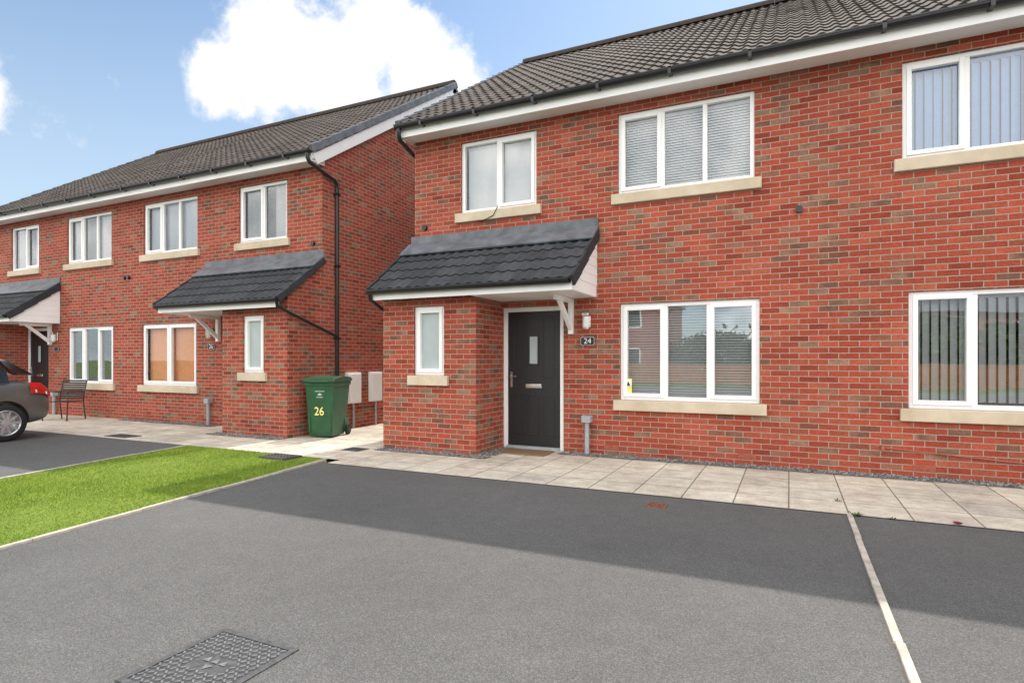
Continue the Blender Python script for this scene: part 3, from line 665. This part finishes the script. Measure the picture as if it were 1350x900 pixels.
# ------------------------------------------------------------------ car
def bake(o):
    bpy.context.view_layer.update(); dg=bpy.context.evaluated_depsgraph_get()
    me=bpy.data.meshes.new_from_object(o.evaluated_get(dg)); o.modifiers.clear(); o.data=me
def car(cx,yr,label,paint):
    t=thing('parked_car',label,'car',(cx,yr-2.05,0)); Yc=lambda l: yr-l
    st=[(0,.40,.66,.60),(.05,.30,.84,.74),(.22,.25,.97,.82),(.75,.20,.99,.855),(1.6,.19,.98,.865),(2.4,.19,.96,.865),(3.05,.2,.94,.855),(3.55,.22,.86,.83),(3.92,.25,.74,.76),(4.06,.34,.6,.62)]
    def ring(l,zb,zt,hw):
        return [(hw-.16,zb),(hw-.03,zb+.05),(hw,zb+(zt-zb)*.28),(hw+.005,zb+(zt-zb)*.62),(hw-.03,zb+(zt-zb)*.86),(hw-.10,zt),(hw*.5,zt+.02)]
    def loft(st,ringf,mb):
        k=None; b0=len(mb.v)
        for s_ in st:
            r=ringf(*s_); full=r+[(-p,q) for p,q in reversed(r)]; k=len(full)
            mb.v += [(cx+p,Yc(s_[0]),q) for p,q in full]
        for i in range(len(st)-1):
            for j in range(k): mb.f.append((b0+i*k+j,b0+i*k+(j+1)%k,b0+(i+1)*k+(j+1)%k,b0+(i+1)*k+j)); mb.tone.append(.5)
        mb.f.append(tuple(b0+j for j in reversed(range(k)))); mb.f.append(tuple(b0+(len(st)-1)*k+j for j in range(k))); mb.tone += [.5,.5]
    mb=MB(); loft(st,ring,mb)
    gs=[(.08,.98,.62,.72),(.30,1.13,.58,.77),(.62,1.33,.57,.79),(.98,1.455,.58,.79),(1.5,1.51,.60,.79),(2.1,1.49,.60,.79),(2.5,1.40,.60,.78),(3.15,.95,.66,.74)]
    def gring(l,zr,hr,hb): return [(hb-.02,.86),(hb,.93 if zr>.99 else .92),(hr+.03+(hb-hr)*.05,max(.95,zr-.09)),(hr-.08,zr-.015),(hr*.45,zr)]
    loft(gs,gring,mb)
    body=mb.build('body',paint,t,smooth=True)
    ss=body.modifiers.new('s','SUBSURF'); ss.levels=2; ss.render_levels=2; bake(body)
    try:
        cut=MB()
        for l in (.75,3.28):
            cut.tube([(cx-.95,Yc(l),.31),(cx-.60,Yc(l),.31)],.36,40); cut.tube([(cx+.60,Yc(l),.31),(cx+.95,Yc(l),.31)],.36,40)
        co=cut.build('cut',paint); bm_=body.modifiers.new('b','BOOLEAN'); bm_.operation='DIFFERENCE'; bm_.object=co; bm_.solver='EXACT'; bake(body); bpy.data.objects.remove(co)
    except Exception as e: print('bool',e)
    body.modifiers.new('e','EDGE_SPLIT').split_angle=math.radians(45)
    def lerp(tab,l):
        for a,b_ in zip(tab,tab[1:]):
            if a[0]<=l<=b_[0]:
                f=(l-a[0])/(b_[0]-a[0]); return [a[i]+(b_[i]-a[i])*f for i in range(len(a))]
        return tab[-1]
    def gp(l,f,off,s_):
        _,zr,hr,hb=lerp(gs,l); r=gring(l,zr,hr,hb); a,b_=r[1],r[2]; return (cx+s_*(a[0]+(b_[0]-a[0])*f+off),Yc(l),a[1]+(b_[1]-a[1])*f)
    for s_ in (-1,1):
        for (la,lb,fa) in ((.66,1.0,.08),(1.06,1.80,.08),(1.88,2.80,.08)):
            m_=MB(); n=8
            for i in range(n):
                l0,l1=la+(lb-la)*i/n,la+(lb-la)*(i+1)/n; m_.quad(gp(l0,fa,.012,s_),gp(l1,fa,.012,s_),gp(l1,.90,.012,s_),gp(l0,.90,.012,s_))
            m_.build('side_window',M['carglass'],t,recalc=False)
        m_=MB(); n=10       # tail lamp wrapped round the corner
        def bp(l,f,off):
            _,zb,zt,hw=lerp(st,l); r=ring(l,zb,zt,hw); a,b_=r[3],r[4]
            if f>1: a,b_=r[4],r[5]; f-=1
            return (cx+s_*(a[0]+(b_[0]-a[0])*f+off),Yc(l)+off*.8,a[1]+(b_[1]-a[1])*f)
        for i in range(n):
            l0,l1=.03+.37*i/n,.03+.37*(i+1)/n
            for f0,f1 in ((.45,.75),(.75,1.0),(1.0,1.4),(1.4,1.85)): m_.quad(bp(l0,f0,.022),bp(l1,f0,.022),bp(l1,f1,.022),bp(l0,f1,.022))
        tl=m_.build('tail_light',M['red'],t,smooth=True,recalc=False)
        m_=MB(); m_.quad(bp(.14,.55,.028),bp(.34,.55,.028),bp(.34,.85,.028),bp(.14,.85,.028)); m_.build('reversing_lens',M['clearlens'],tl,recalc=False)
        m_=MB(); m_.box(cx+s_*.60-.11,cx+s_*.60+.11,Yc(4.0),Yc(3.9),.62,.73); m_.build('headlight',M['clearlens'],t,bevel=.03)
        for l in (.92,1.72):
            _,zb,zt,hw=lerp(st,l+.2); m_=MB(); m_.tube([(cx+s_*(hw-.012),Yc(l),.845),(cx+s_*(hw+.02),Yc(l+.05),.85),(cx+s_*(hw+.02),Yc(l+.15),.85),(cx+s_*(hw-.012),Yc(l+.2),.845)],.012,8); m_.build('door_handle',paint,t,smooth=True)
        m_=MB(); m_.box(cx+s_*.86,cx+s_*.99,Yc(2.72),Yc(2.60),.97,1.09); m_.build('mirror',paint,t,bevel=.03)
        for l in (.75,3.28):
            X=cx+s_*.79
            prof=[(.19,-.095),(.27,-.10),(.297,-.085),(.305,-.05),(.305,.05),(.297,.085),(.27,.10),(.19,.095)]
            w=lathe(prof,0,0,0,40); w.v=[(X+v[2]*s_,Yc(l)+v[0],.305+v[1]) for v in w.v]; wo=w.build('wheel',M['rubber'],t,smooth=True)
            r=lathe([(.215,-.09),(.215,.095),(.20,.102),(.188,.09),(.18,-.02),(.001,-.03)],0,0,0,36)
            r.v=[(X+v[2]*s_,Yc(l)+v[0],.305+v[1]) for v in r.v]
            for k in range(10):
                a=2*PI*k/10; d=Vector((0,math.cos(a),math.sin(a))); p=Vector((0,-math.sin(a),math.cos(a))); c=Vector((X+s_*.08,Yc(l),.305))
                r.obox(tuple(c+d*.11),tuple(d*.09),tuple(p*.016),(.012,0,0))
            r.tube([(X+s_*.03,Yc(l),.305),(X+s_*.10,Yc(l),.305)],.045,16)
            r.build('rim',M['alloy'],wo)
    def hp(l,f,off):
        _,zr,hr,hb=lerp(gs,l); return (cx+(hr-.06)*f,Yc(l)+off,zr+off*.6)
    m_=MB()
    for i in range(6):
        l0,l1=.20+.60*i/6,.20+.60*(i+1)/6
        for f0,f1 in ((-1,-.5),(-.5,0),(0,.5),(.5,1)): m_.quad(hp(l0,f0,.022),hp(l0,f1,.022),hp(l1,f1,.022),hp(l1,f0,.022))
    m_.build('rear_window',M['carglass'],t,recalc=False)
    m_=MB()
    for i in range(6):
        l0,l1=2.55+.52*i/6,2.55+.52*(i+1)/6; 
        for f0,f1 in ((-1,0),(0,1)): m_.quad(hp(l0,f0,-.02),hp(l0,f1,-.02),hp(l1,f1,-.02),hp(l1,f0,-.02))
    m_.build('windscreen',M['carglass'],t,recalc=False)
    m_=MB(); m_.box(cx-.56,cx+.56,Yc(.04),Yc(-.012),.36,.47); m_.build('bumper_insert',M['cartrim'],t,bevel=.02)
    return t
c0=car(-12.52,5.86,'dark grey hatchback parked on the left driveway, half out of the frame',M['carpaint'])
def copy_tree(o,parent,swap):
    c=o.copy(); C.objects.link(c)
    if parent is not None:
        c.parent=parent
    if o.type=='MESH' and o.data.materials[0]==M['carpaint']:
        c.data=o.data.copy(); c.data.materials[0]=swap
    for ch in [k for k in bpy.data.objects if k.parent==o]: copy_tree(ch,c,swap)
    return c
for (x,y,rz,mm,lab) in ((4.6,-5.5,PI/2,'bluepaint','blue car across the road seen only in window reflections'),(-2.2,-8.5,PI/2,'whitepaint','white car across the road seen only in window reflections'),(-40,-7,PI/2,'redpaint','red car across the road seen only in window reflections')):
    c=copy_tree(c0,None,M[mm]); c.location=(x,y,0); c.rotation_euler=(0,0,rz); c['label']=lab
# ------------------------------------------------------------------ across the road (seen in the window reflections)
mb=MB()
for i in range(64):
    x=-46+i*1.0; mb.box(x+.01,x+.99,-15.03,-15.0,.05,1.15)
    for k in range(8): mb.box(x+.02+k*.121,x+.12+k*.121,-14.995,-14.98,.06,1.13)
tag(mb.build('timber_fence',M['timber']),'brown timber fence across the road seen only in window reflections','fence')
def far_house(X,Y,label):
    Ho=thing('brick_house',label,'house',(X,Y-2,0)); a0,a1=X-4.5,X+4.5
    ws=[(X-3.0,X-1.4),(X+1.6,X+3.2)]; holes=[(a,b_,z,z+1.2) for a,b_ in ws for z in (3.4,.9)]
    mb=MB(); sheet_x(mb,Y,a0,a1,0,5,holes,-.1)
    for xx in (a0,a1): mb.quad((xx,Y,0),(xx,Y-8,0),(xx,Y-8,5),(xx,Y,5))
    mb.build('wall',M['brick'],Ho,recalc=False)
    mb=MB(); mb.prismx([(Y+.4,5),(Y-4,8.0),(Y-8.4,5)],a0-.2,a1+.2); mb.build('roof',M['lead'],Ho)
    for a,b_ in ws:
        for z in (3.4,.9):
            m_=MB(); m_.box(a,a+.08,Y-.06,Y,z,z+1.2); m_.box(b_-.08,b_,Y-.06,Y,z,z+1.2); m_.box(a,b_,Y-.06,Y+.02,z-.08,z); m_.box(a,b_,Y-.06,Y,z+1.12,z+1.2); m_.box((a+b_)/2-.04,(a+b_)/2+.04,Y-.06,Y,z,z+1.12)
            w=m_.build('window',M['white'],Ho); MB().quad((a,Y-.05,z),(b_,Y-.05,z),(b_,Y-.05,z+1.2),(a,Y-.05,z+1.2)).build('pane',M['carglass'],w,recalc=False)
far_house(-11.6,-20,'nearer brick house across the road seen only as a window reflection')
far_house(14.0,-40,'farther brick house across the road seen only as a window reflection')
def tree(x,y,h,r,seed,label):
    t=thing('broadleaf_tree',label,'tree',(x,y,0)); R=random.Random(seed)
    mb=MB(); mb.tube([(x,y,0),(x+.05,y,h*.4),(x-.05,y,h*.8)],[.16,.12,.05],8)
    cl=[]
    for i in range(10):
        a=R.uniform(0,2*PI); e=(x+r*.8*math.cos(a)*R.random(),y+r*.7*math.sin(a)*R.random(),h*R.uniform(.25,.88)); cl.append(e); mb.tube([(x,y,h*.3),((x+e[0])/2,(y+e[1])/2,(h*.3+e[2])/2+.1),e],[.07,.05,.02],6)
    mb.build('trunk',M['bark'],t)
    V=[];F=[];T=[]
    for e in cl:
        for _ in range(220):
            d=Vector((R.gauss(0,1),R.gauss(0,1),R.gauss(0,.5)))*r*.28; p=Vector(e)+d; s_=R.uniform(.13,.26); u=Vector((R.gauss(0,1),R.gauss(0,1),R.gauss(0,1))).normalized(); w=u.orthogonal().normalized(); k=len(V)
            V += [tuple(p-u*s_),tuple(p+w*s_*.6),tuple(p+u*s_),tuple(p-w*s_*.6)]; F.append((k,k+1,k+2,k+3)); T.append(R.random()*.7)
    m_=MB(); m_.v=V;m_.f=F;m_.tone=T; m_.build('crown',M['leaf'],t,tone=True)
    return t
for i,(x,y,h,r) in enumerate(((-5.0,-24,3.3,2.0),(-2.4,-25,2.9,2.0),(-.2,-24,3.5,2.0),(7.2,-23,3.6,2.3),(10.6,-24,3.2,2.2))):
    tree(x,y,h,r,i,'green tree across the road seen only in window reflections')['group']='trees across the road'
# ------------------------------------------------------------------ light
Sd=Vector((.045,.60,.80)).normalized()
sun=bpy.data.lights.new('sun','SUN'); sun.energy=4.9; sun.angle=math.radians(.6); sun.color=(1,.95,.86)
so=bpy.data.objects.new('sun',sun); C.objects.link(so); so.rotation_euler=(-Sd).to_track_quat('-Z','Y').to_euler(); so.location=(0,20,30)
w=bpy.data.worlds.new('World'); bpy.context.scene.world=w; w.use_nodes=True; nt=w.node_tree; nt.nodes.clear()
out=nd(nt,'ShaderNodeOutputWorld'); bg=nd(nt,'ShaderNodeBackground'); nt.links.new(bg.outputs[0],out.inputs[0])
sky=nt.nodes.new('ShaderNodeTexSky'); sky.sky_type='NISHITA'; sky.sun_disc=False; sky.sun_elevation=math.asin(Sd.z); sky.sun_rotation=math.atan2(Sd.x,Sd.y); sky.air_density=1.0; sky.dust_density=.7; sky.ozone_density=1.5
tc=nd(nt,'ShaderNodeTexCoord').outputs['Generated']; sp=nd(nt,'ShaderNodeSeparateXYZ',[tc]).outputs
K=.15
nz=noise(nt,tc,6.5,7,.62)
yaw=math.radians(25.4)
def pixdir(x,y):
    u=(x-675)/770; v=(474-y)/770
    return Vector((-math.sin(yaw)+math.cos(yaw)*u,math.cos(yaw)+math.sin(yaw)*u,v)).normalized()
cm=None
dist=mth(nt,'MULTIPLY',mth(nt,'SUBTRACT',nz,.5),.30)
for (x,y,r) in ((285,78,.050),(350,92,.075),(435,88,.11),(505,35,.11),(540,95,.085),(460,120,.085),(590,112,.045),(-26,112,.035),(75,150,.030),(150,100,.022),(605,45,.022)):
    dv=pixdir(x,y); dd=nd(nt,'ShaderNodeVectorMath',[tc,tuple(dv)],operation='DISTANCE').outputs['Value']
    q=mth(nt,'SUBTRACT',r,dd); cm=q if cm is None else mth(nt,'SMOOTH_MAX',cm,q,.025)
cm=mth(nt,'ADD',cm,dist)
c1=nd(nt,'ShaderNodeMapRange',{0:cm,1:-.016,2:.034,3:0.0,4:1.0},interpolation_type='SMOOTHSTEP').outputs[0]
# unseen scattered clouds behind the camera, added and overbrightened to fill the shaded fronts
n3=noise(nt,tc,2.6,4,.58); back=nd(nt,'ShaderNodeMapRange',{0:sp[1],1:.30,2:-.15,3:0.0,4:1.0}).outputs[0]
c2=mth(nt,'MULTIPLY',nd(nt,'ShaderNodeMapRange',{0:n3,1:.40,2:.56,3:0.0,4:1.0},interpolation_type='SMOOTHSTEP').outputs[0],back)
ccol=mixc(nt,nd(nt,'ShaderNodeMapRange',{0:cm,1:.02,2:.10,3:0.0,4:1.0}).outputs[0],(1.12,1.12,1.12),mixc(nt,ramp(nt,nz,[(.4,0.0),(.56,1.0)]),(.93,.95,.98),(1.12,1.12,1.11)))
bcol=(3.2,3.13,3.02)
skyc=nd(nt,'ShaderNodeVectorMath',{0:sky.outputs[0],3:K},operation='SCALE').outputs[0]
skyc=mixc(nt,1.0,skyc,(.90,1.03,1.08),'MULTIPLY')
haze=nd(nt,'ShaderNodeMapRange',{0:sp[2],1:.12,2:.52,3:.62,4:.08}).outputs[0]
skyc=mixc(nt,haze,skyc,(.80,.93,1.02))
c=mixc(nt,c1,skyc,ccol); c=mixc(nt,c2,c,bcol)
nt.links.new(c,bg.inputs[0]); bg.inputs[1].default_value=1.0
# ------------------------------------------------------------------ camera
cam=bpy.data.cameras.new('camera'); co=bpy.data.objects.new('camera',cam); C.objects.link(co)
co.location=(0,0,1.35); co.rotation_euler=(PI/2,0,yaw); cam.sensor_width=36; cam.lens=36*770/1350; cam.shift_y=24/1350; cam.clip_end=2000; cam.clip_start=.05
sc=bpy.context.scene; sc.camera=co
sc.view_settings.view_transform='Standard'; sc.view_settings.look='None'; sc.view_settings.exposure=0; sc.view_settings.gamma=1
